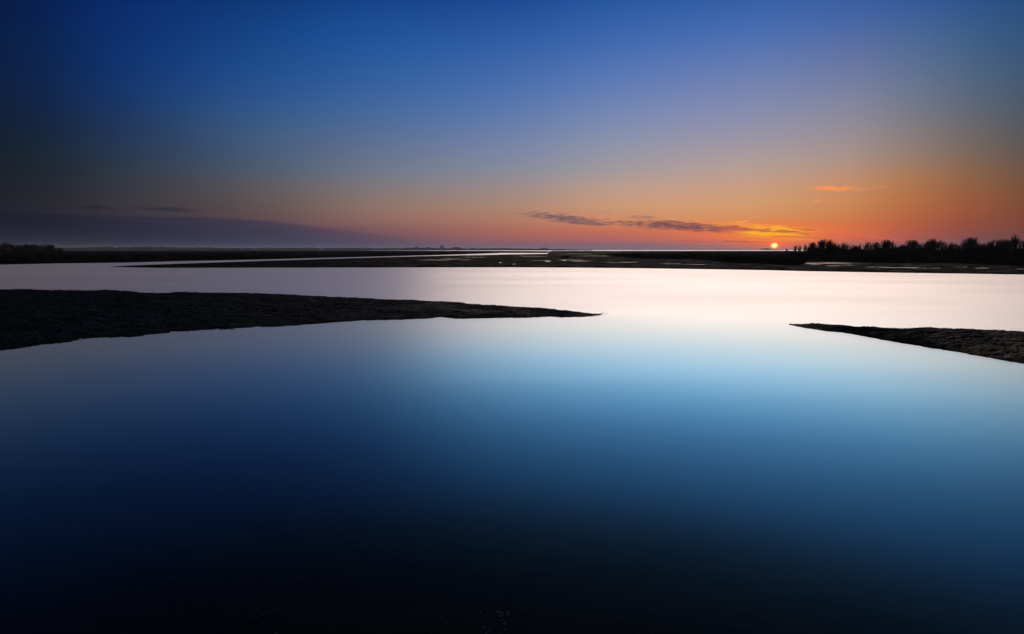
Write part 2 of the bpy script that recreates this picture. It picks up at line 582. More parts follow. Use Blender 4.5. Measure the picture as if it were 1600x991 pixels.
# ------------------------------------------------------------------ near sandbars
def sandbar(name, label, near, crest, height, x0, x1, nx, seed, tip):
    """a low bar: near waterline, crest line seen against the water, crest height"""
    X = np.linspace(x0, x1, nx)
    hc = curve(height, X)
    ncx, ncy = ground(X, curve(near, X), 0.0)
    cx, cy = ground(X, curve(crest, X), hc)
    dx, dy = cx - ncx, cy - ncy
    ln = np.hypot(dx, dy) + 1e-6
    ux, uy = dx / ln, dy / ln
    v = np.concatenate([np.linspace(-0.35, 0, 10)[:-1], np.linspace(0, 1, 110), np.linspace(1, 1.9, 40)[1:]])
    V, H = np.meshgrid(v, hc, indexing='ij')
    L = np.broadcast_to(ln, V.shape)
    # the parts beyond both waterlines have a width of their own so the tip closes
    wn = np.minimum(V, 0) / 0.35 * 1.2
    wf_ = np.clip(V - 1, 0, None) / 0.9 * (1.0 + 4.0 * H)
    PX = ncx + ux * (np.clip(V, 0, 1) * L + wn + wf_)
    PY = ncy + uy * (np.clip(V, 0, 1) * L + wn + wf_)
    # true metres from the near waterline
    prof = np.where(V <= 0, V / 0.35 * 0.22, H * np.clip(V, 0, 1) ** 0.66)
    fall = np.clip(V - 1, 0, None) / 0.9
    prof = np.where(V > 1, H - (H + 0.3) * fall ** 1.5, prof)
    n = 0.05 * fbm(PX * 0.5 + seed, PY * 0.5, 3) + 0.045 * fbm(PX * 1.9, PY * 2.6 + seed, 3, 0.6) + 0.02 * fbm(PX * 5.5 + seed, PY * 13, 4, 0.75)
    amp = np.clip(H / 0.12, 0.3, 1)
    Z = prof + n * amp
    return mesh_obj(name, np.stack([PX, PY, Z], -1).reshape(-1, 3), grid_faces(len(v), nx)[:, ::-1], M_BAR), (PX, PY, Z, V)


barA, dataA = sandbar('sandbar', '', [(-900, 690), (-260, 580), (0, 547), (60, 541), (100, 536), (160, 529), (210, 527), (240, 523), (320, 517), (360, 516), (400, 512),
     (440, 511), (500, 505), (560, 501), (640, 499), (675, 497.5), (690, 495.5), (705, 498), (780, 497), (900, 496), (920, 495), (940, 492.2)],
    [(-900, 449), (-260, 451), (0, 452), (100, 453), (180, 454), (225, 457.5), (320, 457.5), (400, 459), (440, 460), (520, 463.5), (600, 468), (640, 468.5), (700, 471.5), (760, 477),
     (830, 481), (900, 487), (925, 490), (940, 491.5)],
    [(-260, 0.45), (300, 0.40), (600, 0.32), (800, 0.2), (900, 0.10), (940, 0.02)], -900, 941, 1250, 3.0, 940)
tag(barA, 'dark rough sandbar reaching in from the left', kind='structure')
barB, dataB = sandbar('sandbar', '', [(1234, 507.5), (1245, 510), (1260, 513), (1300, 518), (1330, 522), (1400, 535), (1440, 541.5), (1500, 551), (1550, 560), (1600, 569), (1900, 615), (2500, 720)],
    [(1234, 506.4), (1280, 507), (1350, 511), (1420, 513), (1450, 511.7), (1490, 514), (1540, 515.5), (1600, 519), (1900, 530)],
    [(1234, 0.02), (1280, 0.10), (1350, 0.20), (1500, 0.34), (1900, 0.42)], 1233, 2500, 900, 41.0, 1234)
tag(barB, 'dark rough sandbar reaching in from the right', kind='structure')


# small stones, shells and weed lumps strewn over the bars
def lumps(name, data, n, mat, size, label):
    PX, PY, Z, V = data
    nr, nc = PX.shape
    V0 = np.array([(1, 0, 0), (0.3, 0.95, 0), (-0.8, 0.6, 0), (-0.8, -0.6, 0), (0.3, -0.95, 0), (0.1, 0, 1.0)])
    F0 = np.array([(0, 1, 5), (1, 2, 5), (2, 3, 5), (3, 4, 5), (4, 0, 5)])
    vs, fs = [], []
    rows = rng.randint(9, nr - 25, n)
    cols = rng.randint(1, nc - 1, n)
    for k in range(n):
        i, j = rows[k], cols[k]
        s = size * (0.4 + 1.2 * rng.rand() ** 2)
        a = rng.rand() * 6.28
        c, d = math.cos(a), math.sin(a)
        p = V0 * (s * (0.7 + 0.8 * rng.rand()), s * 0.8, s * (0.3 + 0.5 * rng.rand()))
        q = np.stack([p[:, 0] * c - p[:, 1] * d, p[:, 0] * d + p[:, 1] * c, p[:, 2]], -1) + (PX[i, j], PY[i, j], Z[i, j] - 0.01)
        vs.append(q)
        fs.append(F0 + 6 * k)
    o = mesh_obj(name, np.concatenate(vs), np.concatenate(fs), mat, smooth=False)
    tag(o, label, 'mud clods', kind='stuff')
    return o


lumps('mud_clods', dataA, 16000, M_BAR, 0.038, 'dark clods and weed strewn over the left sandbar')
lumps('mud_clods', dataB, 7000, M_BAR, 0.038, 'dark clods and weed strewn over the right sandbar')


# ------------------------------------------------------------------ far flats and marshes
def strip(name, label, lower, upper, x0, x1, nx, nv, hfun, mat, edge_near=1.0, edge_far=1.0):
    """a sheet of land between a near and a far waterline; hfun gives height at (px, v, x, y)"""
    X = np.linspace(x0, x1, nx)
    lo, up = curve(lower, X), curve(upper, X)
    v = np.linspace(0, 1, nv)
    Vg, Xg = np.meshgrid(v, X, indexing='ij')
    Y = lo[None, :] * (1 - Vg) + up[None, :] * Vg
    PX, PY = ground(Xg, Y, 0.0)
    Z = hfun(Xg, Vg, Y, PX, PY)
    skirt = np.minimum(Vg, 1 - Vg)
    Z = np.where(skirt < 1e-6, -0.5, Z)
    o = mesh_obj(name, np.stack([PX, PY, Z], -1).reshape(-1, 3), grid_faces(nv, nx)[:, ::-1], mat)
    tag(o, label, kind='structure')
    return o, (PX, PY, Z, Xg, Y, Vg)


MID_LOW = [(172, 417.2), (250, 418.8), (400, 418.5), (800, 418), (900, 418.6), (1000, 419.6), (1100, 421), (1200, 422.6), (1250, 424), (1350, 425.8), (1430, 427), (1500, 428), (1600, 429.5), (1950, 434)]
MID_UP = [(172, 416.9), (205, 415), (270, 412.6), (400, 408.2), (500, 405), (600, 402), (700, 399.3), (740, 398.8), (760, 398.4), (790, 397.6), (855, 396.6), (862, 391.9), (1240, 391.7), (1300, 391.7), (1330, 391.5), (1950, 391.6)]
# shallow pools left by the tide: centre x, y, half width, half height (picture units), depth
POOLS = [(680, 406.5, 34, 0.6), (705, 404.8, 20, 0.5), (728, 406.2, 14, 0.4), (782, 410.5, 4, 0.7), (803, 413.0, 3, 0.8), (856, 408.5, 6, 0.9), (845, 407.2, 20, 0.4),
         (882, 407.0, 4, 0.8), (905, 408.2, 22, 0.5), (893, 406.4, 26, 0.4), (962, 410.4, 26, 0.4), (985, 410.0, 16, 0.4),
         (1086, 413.6, 22, 0.6), (1050, 412.4, 26, 0.4), (1300, 411.4, 45, 0.9), (1268, 411.8, 12, 1.0), (1275, 413.6, 16, 0.5), (1300, 415.8, 18, 0.6), (1322, 414.6, 30, 0.4),
         (1365, 417.6, 28, 0.4), (1410, 418.6, 42, 0.7), (1455, 419.4, 30, 0.4), (1505, 417.6, 16, 0.4), (1535, 419.2, 18, 0.6), (1545, 424.6, 16, 0.4), (1560, 425.6, 20, 0.35), (1596, 420.6, 12, 0.5), (1420, 414.6, 40, 0.3),
         (1215, 420.2, 30, 0.35), (620, 408.6, 26, 0.35), (560, 409.0, 20, 0.3), (740, 402.0, 30, 0.3), (930, 400.2, 40, 0.3), (830, 400.6, 36, 0.3), (900, 397.0, 40, 0.25)]


def mid_h(Xg, Vg, Y, PX, PY):
    e = np.minimum(Y - curve(MID_UP, Xg), curve(MID_LOW, Xg) - Y)
    h = 0.015 + 0.05 * np.clip(e / 2.0, 0, 1) ** 0.7
    h = h + 0.05 * fbm(Xg / 30.0, Y / 1.6, 4, 0.6) * np.clip(e / 2.0, 0.1, 1)
    h = h + 0.05 * np.exp(-((curve(MID_LOW, Xg) - Y - 2.2) / 1.6) ** 2) * np.clip(e / 2, 0, 1)
    for cx, cy, w, k in POOLS:
        k = k * 0.95
        wob = 0.5 * fbm(Xg / 9.0 + cx, Y / 0.5, 3)
        d = ((Xg - cx) / w) ** 2 + ((Y - cy) / k) ** 2 + wob
        h = np.where(d < 1.0, np.minimum(h, 0.004 + 0.02 * np.clip(d, 0, 1) ** 2), h)
    return h


mid, dMid = strip('mudflat', 'low dark mudflat with tidal pools across the estuary', MID_LOW, MID_UP, 172, 3000, 2200, 130, mid_h, M_FLAT)

LM_LOW = [(-1600, 430), (-300, 417), (0, 413.8), (100, 411.8), (200, 410.6), (270, 408.6), (400, 406), (500, 403.4), (600, 400.9), (700, 398.3), (745, 396.8), (785, 395.4), (855, 395.6), (862, 394)]
LM_UP = [(-300, 391.3), (560, 391.4), (600, 391.9), (780, 392.2), (862, 392.8)]


def marsh_h(Xg, Vg, Y, PX, PY):
    e = np.clip((curve(LM_LOW, Xg) - Y) / 1.5, 0, 1)
    e2 = np.clip((Y - curve(LM_UP, Xg)) / 0.4, 0, 1)
    h = 0.05 + 0.25 * e + 0.35 * np.clip((curve(LM_LOW, Xg) - Y - 5.0) / 1.2, 0, 1) + 0.12 * fbm(Xg / 25, Y / 1.2, 4, 0.6)
    return h * np.minimum(1, e2 + 0.2)


lm, dLM = strip('saltmarsh', 'low dark saltmarsh along the far left bank', LM_LOW, LM_UP, -1600, 862, 1500, 110, marsh_h, M_MARSH)

# the dark marsh tongue and the wooded bank on the right
RM_LOW = [(945, 399.6), (965, 401.2), (1000, 404.4), (1060, 405.2), (1100, 406.6), (1130, 410.6), (1180, 412.6), (1225, 414.6), (1250, 414.6), (1257, 411.6), (1262, 408.6), (1330, 409.6), (1390, 411.6), (1430, 411.2), (1500, 412.2), (1560, 414.6), (1600, 417.4), (1640, 416), (1950, 418)]
RM_UP = [(945, 399.0), (965, 397.2), (1000, 395.6), (1060, 394.0), (1100, 393.0), (1220, 392.6), (1300, 392.3), (1330, 391.8), (1950, 391.5)]


def right_h(Xg, Vg, Y, PX, PY):
    e = np.clip((curve(RM_LOW, Xg) - Y) / 0.9, 0, 1)
    e2 = np.clip((Y - curve(RM_UP, Xg)) / 0.5, 0, 1)
    return 0.15 + (0.40 * e ** 0.6 + 0.20 * fbm(Xg / 14, Y / 1.0, 4, 0.6)) * (0.2 + 0.8 * e2)


rm, dRM = strip('saltmarsh', 'raised dark saltmarsh below the trees on the right', RM_LOW, RM_UP, 945, 3000, 1700, 100, right_h, M_MARSH)


def tufts(name, data, n, mat, h, w, label, sel=None):
    """blades of marsh grass in tufts, joined"""
    PX, PY, Z, Xg, Y, Vg = data
    nr, nc = PX.shape
    vs, fs = [], []
    k = 0
    tries = 0
    while k < n and tries < n * 6:
        tries += 1
        i, j = rng.randint(1, nr - 1), rng.randint(1, nc - 1)
        if sel is not None and not sel(Xg[i, j], Y[i, j], Z[i, j]):
            continue
        if Z[i, j] < 0.03:
            continue
        x, y, z = PX[i, j], PY[i, j], Z[i, j]
        hh = h * (0.5 + rng.rand())
        for b in range(3):
            a = rng.rand() * 6.28
            c, d = math.cos(a) * w, math.sin(a) * w
            lean = (rng.rand(2) - 0.5) * hh * 0.5
            o = (rng.rand(2) - 0.5) * w * 4
            q = len(vs)
            vs += [(x + o[0] - c, y + o[1] - d, z - 0.03), (x + o[0] + c, y + o[1] + d, z - 0.03), (x + o[0] + lean[0], y + o[1] + lean[1], z + hh)]
            fs.append((q, q + 1, q + 2))
        k += 1
    o = mesh_obj(name, np.array(vs), np.array(fs), mat, smooth=False)
    tag(o, label, 'marsh grass', kind='stuff')


tufts('marsh_grass', dLM, 26000, M_GRASS, 0.30, 0.10, 'rough marsh grass over the far left bank', lambda X, Y, Z: Z > 0.3)
tufts('marsh_grass', dRM, 36000, M_GRASS, 0.38, 0.10, 'rough marsh grass over the raised right bank', lambda X, Y, Z: Z > 0.25)


# ------------------------------------------------------------------ bare trees
def tube(vs, fs, p0, p1, r0, r1, n=3):
    d = (p1 - p0)
    if d.length < 1e-5:
        return
    d.normalize()
    a = d.orthogonal().normalized()
    b = d.cross(a)
    q = len(vs)
    for p, r in ((p0, r0), (p1, r1)):
        for k in range(n):
            t = 2 * math.pi * k / n
            vs.append(tuple(p + a * (r * math.cos(t)) + b * (r * math.sin(t))))
    for k in range(n):
        k2 = (k + 1) % n
        fs.append((q + k, q + k2, q + n + k2, q + n + k))


def grow(R, vs, fs, p, d, length, r, depth, spread, up):
    nseg = 3 if depth > 1 else 2
    pts = [p]
    for s in range(nseg):
        d = (d + Vector((R.uniform(-.18, .18), R.uniform(-.18, .18), up * 0.12 + R.uniform(-.05, .08)))).normalized()
        q = p + d * (length / nseg)
        tube(vs, fs, p, q, r * (1 - 0.25 * s / nseg), r * (1 - 0.25 * (s + 1) / nseg))
        p = q
        pts.append(p)
    if depth == 0:
        return
    nb = R.randint(2, 4) if depth > 1 else R.randint(2, 3)
    for k in range(nb):
        base = pts[-1] if k < 2 else pts[R.randint(1, len(pts) - 1)]
        ax = Vector((R.uniform(-1, 1), R.uniform(-1, 1), R.uniform(-0.2, 0.6) + up * 0.3))
        nd = (d * (1.0 - spread) + ax.normalized() * spread).normalized()
        grow(R, vs, fs, base, nd, length * R.uniform(0.55, 0.78), r * 0.62, depth - 1, spread, up)


def make_tree(seed, stems, spread, up, r0=0.09):
    """a bare tree one unit-and-a-bit tall in metres: trunk mesh and crown mesh, about 4 m high"""
    R = random.Random(seed)
    tv, tf, cv_, cf = [], [], [], []
    for s in range(stems):
        d = Vector((R.uniform(-.35, .35), R.uniform(-.35, .35), 1)).normalized() if stems > 1 else Vector((R.uniform(-.1, .1), 0, 1)).normalized()
        p0 = Vector((R.uniform(-.25, .25) * (stems > 1), R.uniform(-.25, .25) * (stems > 1), -0.1))
        ht = R.uniform(0.5, 1.0)
        p1 = p0 + d * ht * 0.5
        p2 = p1 + (d + Vector((R.uniform(-.15, .15), R.uniform(-.15, .15), 0))).normalized() * ht * 0.5
        tube(tv, tf, p0, p1, r0, r0 * 0.85, 6)
        tube(tv, tf, p1, p2, r0 * 0.85, r0 * 0.72, 6)
        nb = R.randint(4, 5)
        for k in range(nb):
            nd = (d + Vector((R.uniform(-1, 1), R.uniform(-1, 1), 0.3)) * spread).normalized()
            grow(R, cv_, cf, p2 if k < 3 else p1.lerp(p2, R.random()), nd, R.uniform(0.8, 1.1), r0 * 0.55, 3, spread, up)
    top = max(v[2] for v in cv_)
    k = 4.0 / top
    sc = lambda L: [(x * k, y * k, z * k) for x, y, z in L]
    return sc(tv), tf, sc(cv_), cf


TREES = []
for i, (st, sp, up) in enumerate([(3, 0.30, 1.3), (4, 0.34, 1.2), (3, 0.38, 1.0), (5, 0.26, 1.5), (4, 0.36, 1.1), (3, 0.42, 0.9)]):
    tv, tf, cvv, cff = make_tree(100 + i, st, sp, up)
    def mk(nm, v, f):
        me = bpy.data.meshes.new(nm)
        me.from_pydata(v, [], f)
        me.materials.append(M_BARK)
        return me
    TREES.append((mk('trunk', tv, tf), mk('crown', cvv, cff)))


def place_tree(px, dist, z, height, kind, label, group, cat='tree', wide=1.0):
    x, y = at_distance(px, dist)
    e = empty('bare_tree', (x, y, z), random.uniform(0, 6.28))
    s = height / 4.0
    e.scale = (s * wide, s * wide, s)
    for nm, me in zip(('trunk', 'crown'), TREES[kind]):
        o = bpy.data.objects.new(nm, me)
        COL.objects.link(o)
        o.parent = e
    tag(e, label, cat, group)
    return e


TOPS = [(1226, 386.5), (1232, 385), (1240, 383), (1250, 382.5), (1260, 381), (1268, 379), (1280, 377), (1286, 375.6), (1300, 379), (1320, 381), (1350, 380.5), (1370, 379.5), (1388, 377), (1402, 383),
        (1425, 377.5), (1440, 380), (1455, 378), (1470, 379), (1490, 383), (1500, 380), (1512, 377.5), (1522, 377), (1535, 381), (1545, 380), (1560, 379.5), (1575, 378), (1581, 375), (1590, 379), (1600, 379), (1950, 379)]
GR = 'bare trees along the right hand bank'
TR_D = 230.0


def top_height(px, ytop, dist, z):
    return CAM_H + (390.5 - ytop) / F_PX * dist * math.sqrt(1 + ((px - 800) / F_PX) ** 2) * 1.0 - z


special = {1229: 'smallest bare tree, standing alone just right of the setting sun',
           1285: 'tallest bushy bare tree of the row close to the right of the sun',
           1581: 'tall narrow bare tree that peaks near the right edge of the photo',
           1388: 'bare tree rising highest in the middle of the right bank row',
           1242: 'left one of the three thin bare trees between the lone tree and the dense row',
           1249: 'middle one of the three thin bare trees between the lone tree and the dense row',
           1257: 'right one of the three thin bare trees, next to the gap before the dense row',
           1266: 'bare tree that begins the dense row at its sunward left end',
           1425: 'peaked bare tree above the long bright pool, just right of the gap in the row',
           1512: 'bare tree standing proud of a low dip in the right part of the row'}
slots = [1229, 1242, 1249, 1257] + list(range(1266, 1760, 5))
slots = sorted(set(slots + [1285, 1388, 1425, 1512, 1581]))
for n_, px in enumerate(slots):
    jit = 0 if px in special else random.uniform(-2, 2)
    yt = float(curve(TOPS, px + jit)) + 0.8
    if px not in special:
        yt += random.choice([-0.6, 0.2, 1.2, 2.6]) if px > 1262 else random.choice([0, 1])
    dist = TR_D + (0 if px in special else random.uniform(-12, 25))
    h = top_height(px, yt, dist, 0.5)
    if px in special:
        lb, gr = special[px], None
    elif px < 1262:
        lb, gr = 'thin bare tree in the small gap-ridden clump between sun and main row', 'thin bare trees of the small clump right of the sun'
    else:
        lb, gr = 'dark bare tree standing in the dense row along the right bank', GR
    place_tree(px + jit, dist, 0.45, h, n_ % 6 if px != 1581 else 3, lb, gr, wide=0.55 if px < 1262 else random.uniform(0.55, 0.95))


# undergrowth that closes the row below the crowns
def thicket(name, label, xs, dist, z, h, n, depth, seed, tw=0.035, mat=M_BARK):
    R = random.Random(seed)
    vs, fs = [], []
    for k in range(n):
        px = R.uniform(*xs)
        dd = dist + R.uniform(-depth, depth)
        x, y = at_distance(px, dd)
        hh = h(px) * R.uniform(0.35, 1.0)
        p0 = Vector((x, y, z))
        for s in range(3):
            p1 = p0 + Vector((R.uniform(-.35, .35), R.uniform(-.35, .35), 1)).normalized() * hh * 0.6
            p2 = p1 + Vector((R.uniform(-.6, .6), R.uniform(-.6, .6), 1)).normalized() * hh * 0.4
            tube(vs, fs, p0, p1, tw * 1.4, tw)
            tube(vs, fs, p1, p2, tw, tw * 0.6)
    o = mesh_obj(name, np.array(vs), np.array(fs), mat, smooth=False)
    tag(o, label, 'thicket', kind='stuff')


thicket('thicket', 'dense leafless undergrowth filling the row of trees on the right', (1263, 1900), 226, 0.4, lambda p: 3.45 + 0.4 * math.sin(p * 0.05) + 0.3 * math.sin(p * 0.17), 12500, 8, 5, 0.05)
thicket('thicket', 'low leafless scrub at the foot of the small clump near the sun', (1236, 1264), 226, 0.4, lambda p: 2.0, 160, 6, 6, 0.04)

# ---- the dark clump on the far left
for n_ in range(26):
    px = -40 + n_ * 5.3 + random.uniform(-1.5, 1.5)
    yt = float(curve([(-60, 385), (0, 386), (14, 383), (22, 386), (32, 384.8), (60, 384.5), (78, 384.5), (90, 387), (100, 389)], px))
    dist = 420 + random.uniform(-10, 30)
    h = top_height(px, yt, dist, 0.5)
    if n_ == 10:
        lb, gr = 'slightly taller dark tree standing out of the far left clump', None
        px = 14
    elif n_ == 25:
        lb, gr = 'last small dark tree at the right end of the far left clump', None
    else:
        lb, gr = 'small dark tree in the clump at the far left of the horizon', 'dark trees of the far left clump'
    place_tree(px, dist, 0.3, h, n_ % 6, lb, gr, wide=1.25)
thicket('thicket', 'dense dark undergrowth beneath the clump of trees at far left', (-60, 97), 424, 0.3, lambda p: 2.9, 2200, 8, 8, 0.07)


# ---- lone shrubs on the flats
def shrub(px, py, w, h, label, n=500, seed=3, z=0.1):
    x, y = ground(px, py, z)
    x, y = float(x), float(y)
    R = random.Random(seed)
    e = empty('shrub', (x, y, z))
    vs, fs, sv, sf = [], [], [], []
    for s in range(5):
        sv, sf = [], []
        tube(sv, sf, Vector((R.uniform(-.2, .2) * w, 0, -0.1)), Vector((R.uniform(-.4, .4) * w, R.uniform(-.3, .3) * w, h * 0.6)), 0.05, 0.03, 4)
        mesh_obj('stem', sv, sf, M_BARK, e, False)
    for k in range(n):
        a, rr = R.uniform(0, 6.28), math.sqrt(R.random())
        px_, py_ = math.cos(a) * rr * w / 2, math.sin(a) * rr * w / 2 * 0.7
        top = h * math.sqrt(max(0, 1 - rr * rr)) * R.uniform(0.4, 1.05)
        p0 = Vector((px_ * 0.8, py_ * 0.8, max(0, top - h * 0.35)))
        p1 = Vector((px_ + R.uniform(-.1, .1), py_ + R.uniform(-.1, .1), top + 0.05))
        tube(vs, fs, p0, p1, 0.05, 0.03)
    mesh_obj('foliage', vs, fs, M_GRASS, e, False)
    tag(e, label, 'shrub')


shrub(883, 402.4, 3.4, 0.75, 'low dark shrub alone on the grey mudflat left of the marsh tongue', 700, 4)
shrub(711, 394.0, 7.5, 1.6, 'low dark bush on the marsh edge below the distant town', 500, 5, 0.3)
shrub(738, 393.2, 5.5, 1.2, 'smaller low bush on the marsh below the thin distant mast', 400, 6, 0.3)
shrub(1019, 394.6, 9, 0.9, 'flat dark shrub patch by the light strip of sea, mid horizon', 500, 7, 0.1)

# ------------------------------------------------------------------ the far shore
FAR = 3600.0


def m_per_px(px, d=FAR):
    return d / F_PX * math.sqrt(1 + ((px - 800) / F_PX) ** 2) ** -1 * (1 + ((px - 800) / F_PX) ** 2) ** 0.5


def far_wood(name, label, x0, x1, dist, tops, n, seed, rad):
    """a far wood: crowns too small to tell apart, each a rough clump of leaf faces"""
    R = random.Random(seed)
    vs, fs = [], []
    for k in range(n):
        px = R.uniform(x0, x1)
        d = dist + R.uniform(-60, 160)
        x, y = at_distance(px, d)
        h = max(2.5, top_height(px, float(curve(tops, px)), d, 0.3) * R.uniform(0.55, 1.08))
        r = rad * R.uniform(0.6, 1.3)
        q = len(vs)
        m = 7
        for ring, (zr, rr) in enumerate(((-0.1, 0.9), (0.45, 1.0), (0.8, 0.72))):
            for j in range(m):
                a = 2 * math.pi * (j + 0.5 * ring) / m
                u = R.uniform(0.75, 1.2)
                vs.append((x + math.cos(a) * r * rr * u, y + math.sin(a) * r * rr * u, h * zr * R.uniform(0.92, 1.08)))
        vs.append((x + R.uniform(-1, 1), y, h))
        for ring in range(2):
            for j in range(m):
                a_, b_ = q + ring * m + j, q + ring * m + (j + 1) % m
                fs.append((a_, b_, b_ + m)); fs.append((a_, b_ + m, a_ + m))
        for j in range(m):
            fs.append((q + 2 * m + j, q + 2 * m + (j + 1) % m, q + 3 * m))
    o = mesh_obj(name, np.array(vs), np.array(fs), M_WOOD, smooth=False)
    tag(o, label, 'woodland', kind='stuff')


FW_TOPS = [(-200, 387.4), (90, 388.2), (150, 387.6), (165, 387.0), (200, 387.4), (240, 386.6), (255, 386.8), (270, 387.2), (300, 387.6), (318, 387.0), (340, 387.8), (400, 387.9), (420, 387.3), (450, 387.6), (480, 387.1), (520, 387.6), (545, 387.5),
           (572, 387.4), (590, 388.0), (620, 387.4), (640, 387.0), (700, 387.6), (740, 388.2), (780, 387.6), (800, 388.0), (830, 388.6), (860, 389.6), (890, 389.3), (930, 390.2)]
far_wood('far_wood', 'long low line of hazy blue trees on the horizon left of centre', -150, 870, FAR, FW_TOPS, 2600, 21, 7.0)
far_wood('far_wood', 'short low line of dark trees at the end of the far shore', 800, 925, FAR * 0.7, [(800, 389.8), (845, 389.9), (885, 389.0), (900, 390.2), (930, 390.3)], 160, 22, 5.0)


def far_land(name, label, x0, x1, d0, d1, h):
    n = 80
    vs, fs = [], []
    for k in range(n + 1):
        px = x0 + (x1 - x0) * k / n
        t = min(1, min(k, n - k) / 6)
        for d, z in ((d0, -0.3), (d0 + (d1 - d0) * 0.15 * (1.3 - 0.3 * t), h * t), ((d0 + d1) / 2, h * t * 1.3), (d1, -0.3)):
            x, y = at_distance(px, d)
            vs.append((x, y, z + (random.uniform(-.15, .15) * h if z > 0 else 0)))
    for k in range(n):
        for j in range(3):
            a = k * 4 + j
            fs.append((a, a + 4, a + 5, a + 1))
    o = mesh_obj(name, vs, fs, M_HILL)
    tag(o, label, kind='structure')


far_land('far_shore', 'thin far shore carrying the town and woods', -250, 900, 3300, 4200, 0.8)
far_land('far_coast', 'very thin dark coast beyond the strip of open sea', 700, 1700, 5200, 7200, 4.0)


def hill(px, w_px, ytop, dist, label, seed):
    x, y = at_distance(px, dist)
    W = w_px * dist / F_PX
    H = top_height(px, ytop, dist, 0)
    vs, fs = [], []
    n, m = 24, 10
    for i in range(n + 1):
        for j in range(m + 1):
            u, v = i / n * 2 - 1, j / m * 2 - 1
            hh = max(0, (1 - u * u)) ** 1.2 * max(0, (1 - v * v)) * H * (1 + 0.35 * float(fbm(i * 0.45 + seed, j * 0.4, 3))) - 0.3
            vs.append((u * W / 2, v * W * 0.3, hh))
    for i in range(n):
        for j in range(m):
            a = i * (m + 1) + j
            fs.append((a, a + m + 1, a + m + 2, a + 1))
    o = mesh_obj('hill', vs, fs, M_HILL)
    o.location = (x, y, 0)
    o.rotation_euler = (0, 0, -math.atan2(x, y))
    tag(o, label, kind='structure')


hill(714, 34, 386.2, 3800, 'low rounded far hill right of the tower blocks', 1)
hill(850, 22, 387.0, 4200, 'small pale hill at the right end of the far shore', 2)
hill(1197, 22, 388.3, 6000, 'small island hill on the horizon just left of the sun', 3)


def box_vf(x0, x1, y0, y1, z0, z1):
    v = [(x0, y0, z0), (x1, y0, z0), (x1, y1, z0), (x0, y1, z0), (x0, y0, z1), (x1, y0, z1), (x1, y1, z1), (x0, y1, z1)]
    f = [(0, 3, 2, 1), (4, 5, 6, 7), (0, 1, 5, 4), (1, 2, 6, 5), (2, 3, 7, 6), (3, 0, 4, 7)]
    return v, f


def building(name, px, w_px, ytop, dist, label, cat, pitched=False, storeys=8, bays=4):
    x, y = at_distance(px, dist)
    W = w_px * dist / F_PX
    H = top_height(px, ytop, dist, 0.5)
    D = W * 0.7
    e = empty(name, (x, y, 0.5), -math.atan2(x, y))
    v, f = box_vf(-W / 2, W / 2, -D / 2, D / 2, -1, H)
    mesh_obj('wall', v, f, M_CONCRETE, e, False)
    wv_, wf_ = [], []
    me = None
    for s in range(storeys):
        for b in range(bays):
            ww, hh = W / bays, H / storeys
            xx, zz = -W / 2 + ww * (b + 0.5), hh * (s + 0.5)
            if me is None:
                v, f = box_vf(-ww * 0.3, ww * 0.3, -0.12, 0.05, -hh * 0.25, hh * 0.25)
                o = mesh_obj('window', v, f, M_GLASS, e, False)
                me = o.data
            else:
                o = bpy.data.objects.new('window', me)
                COL.objects.link(o)
                o.parent = e
            o.location = (xx, -D / 2, zz)
    if pitched:
        rv = [(-W / 2 - .5, -D / 2 - .5, H), (W / 2 + .5, -D / 2 - .5, H), (W / 2 + .5, D / 2 + .5, H), (-W / 2 - .5, D / 2 + .5, H), (-W / 2 - .5, 0, H + W * 0.3), (W / 2 + .5, 0, H + W * 0.3)]
        mesh_obj('roof', rv, [(0, 1, 5, 4), (2, 3, 4, 5), (1, 2, 5), (3, 0, 4), (0, 3, 2, 1)], M_ROOF, e, False)
    else:
        v, f = box_vf(-W / 2 - .3, W / 2 + .3, -D / 2 - .3, D / 2 + .3, H + 0.003, H + 0.8)
        mesh_obj('roof', v, f, M_ROOF, e, False)
        v, f = box_vf(-W / 6, W / 8, -D / 6, D / 6, H + 0.8, H + 2.6)
        mesh_obj('lift_housing', v, f, M_CONCRETE, e, False)
    tag(e, label, cat)


building('tower_block', 688.6, 2.4, 384.0, 3500, 'left half of the tallest pair of hazy tower blocks on the horizon', 'tower block')
building('tower_block', 691.9, 2.4, 383.6, 3520, 'right half of the tallest pair of hazy tower blocks on the horizon', 'tower block')
building('apartment_building', 651, 4.2, 386.0, 3500, 'broad hazy block on the skyline, leftmost building of the far town', 'building', False, 5, 5)
building('apartment_building', 669, 3.4, 386.1, 3500, 'narrow hazy block between the leftmost block and the tall pair', 'building', False, 5, 4)
building('house', 640, 3.0, 388.2, 3450, 'low hazy house with pitched roof left of the far town', 'house', True, 2, 4)
building('house', 573, 2.6, 387.6, 3450, 'lone hazy building standing up from the far wood left of the town', 'house', True, 3, 3)
building('warehouse', 738, 4.5, 387.6, 3500, 'low flat hazy building beside the thin mast on the horizon', 'building', False, 3, 6)

# the thin mast
mx_, my_ = at_distance(744.6, 3500)
mast = empty('radio_mast', (mx_, my_, 0.5))
mh = top_height(744.6, 385.0, 3500, 0.5)
vs, fs = [], []
tube(vs, fs, Vector((0, 0, 0)), Vector((0, 0, mh * 0.7)), 1.3, 0.9, 6)
tube(vs, fs, Vector((0, 0, mh * 0.7)), Vector((0, 0, mh)), 0.7, 0.2, 6)
mesh_obj('pole', vs, fs, M_CONCRETE, mast, False)
vs, fs = [], []
tube(vs, fs, Vector((0, 0, mh * 0.66)), Vector((0, 0, mh * 0.70)), 2.2, 2.2, 8)
mesh_obj('platform', vs, fs, M_ROOF, mast, False)
tag(mast, 'thin hazy mast rising alone right of the low far hill', 'mast')

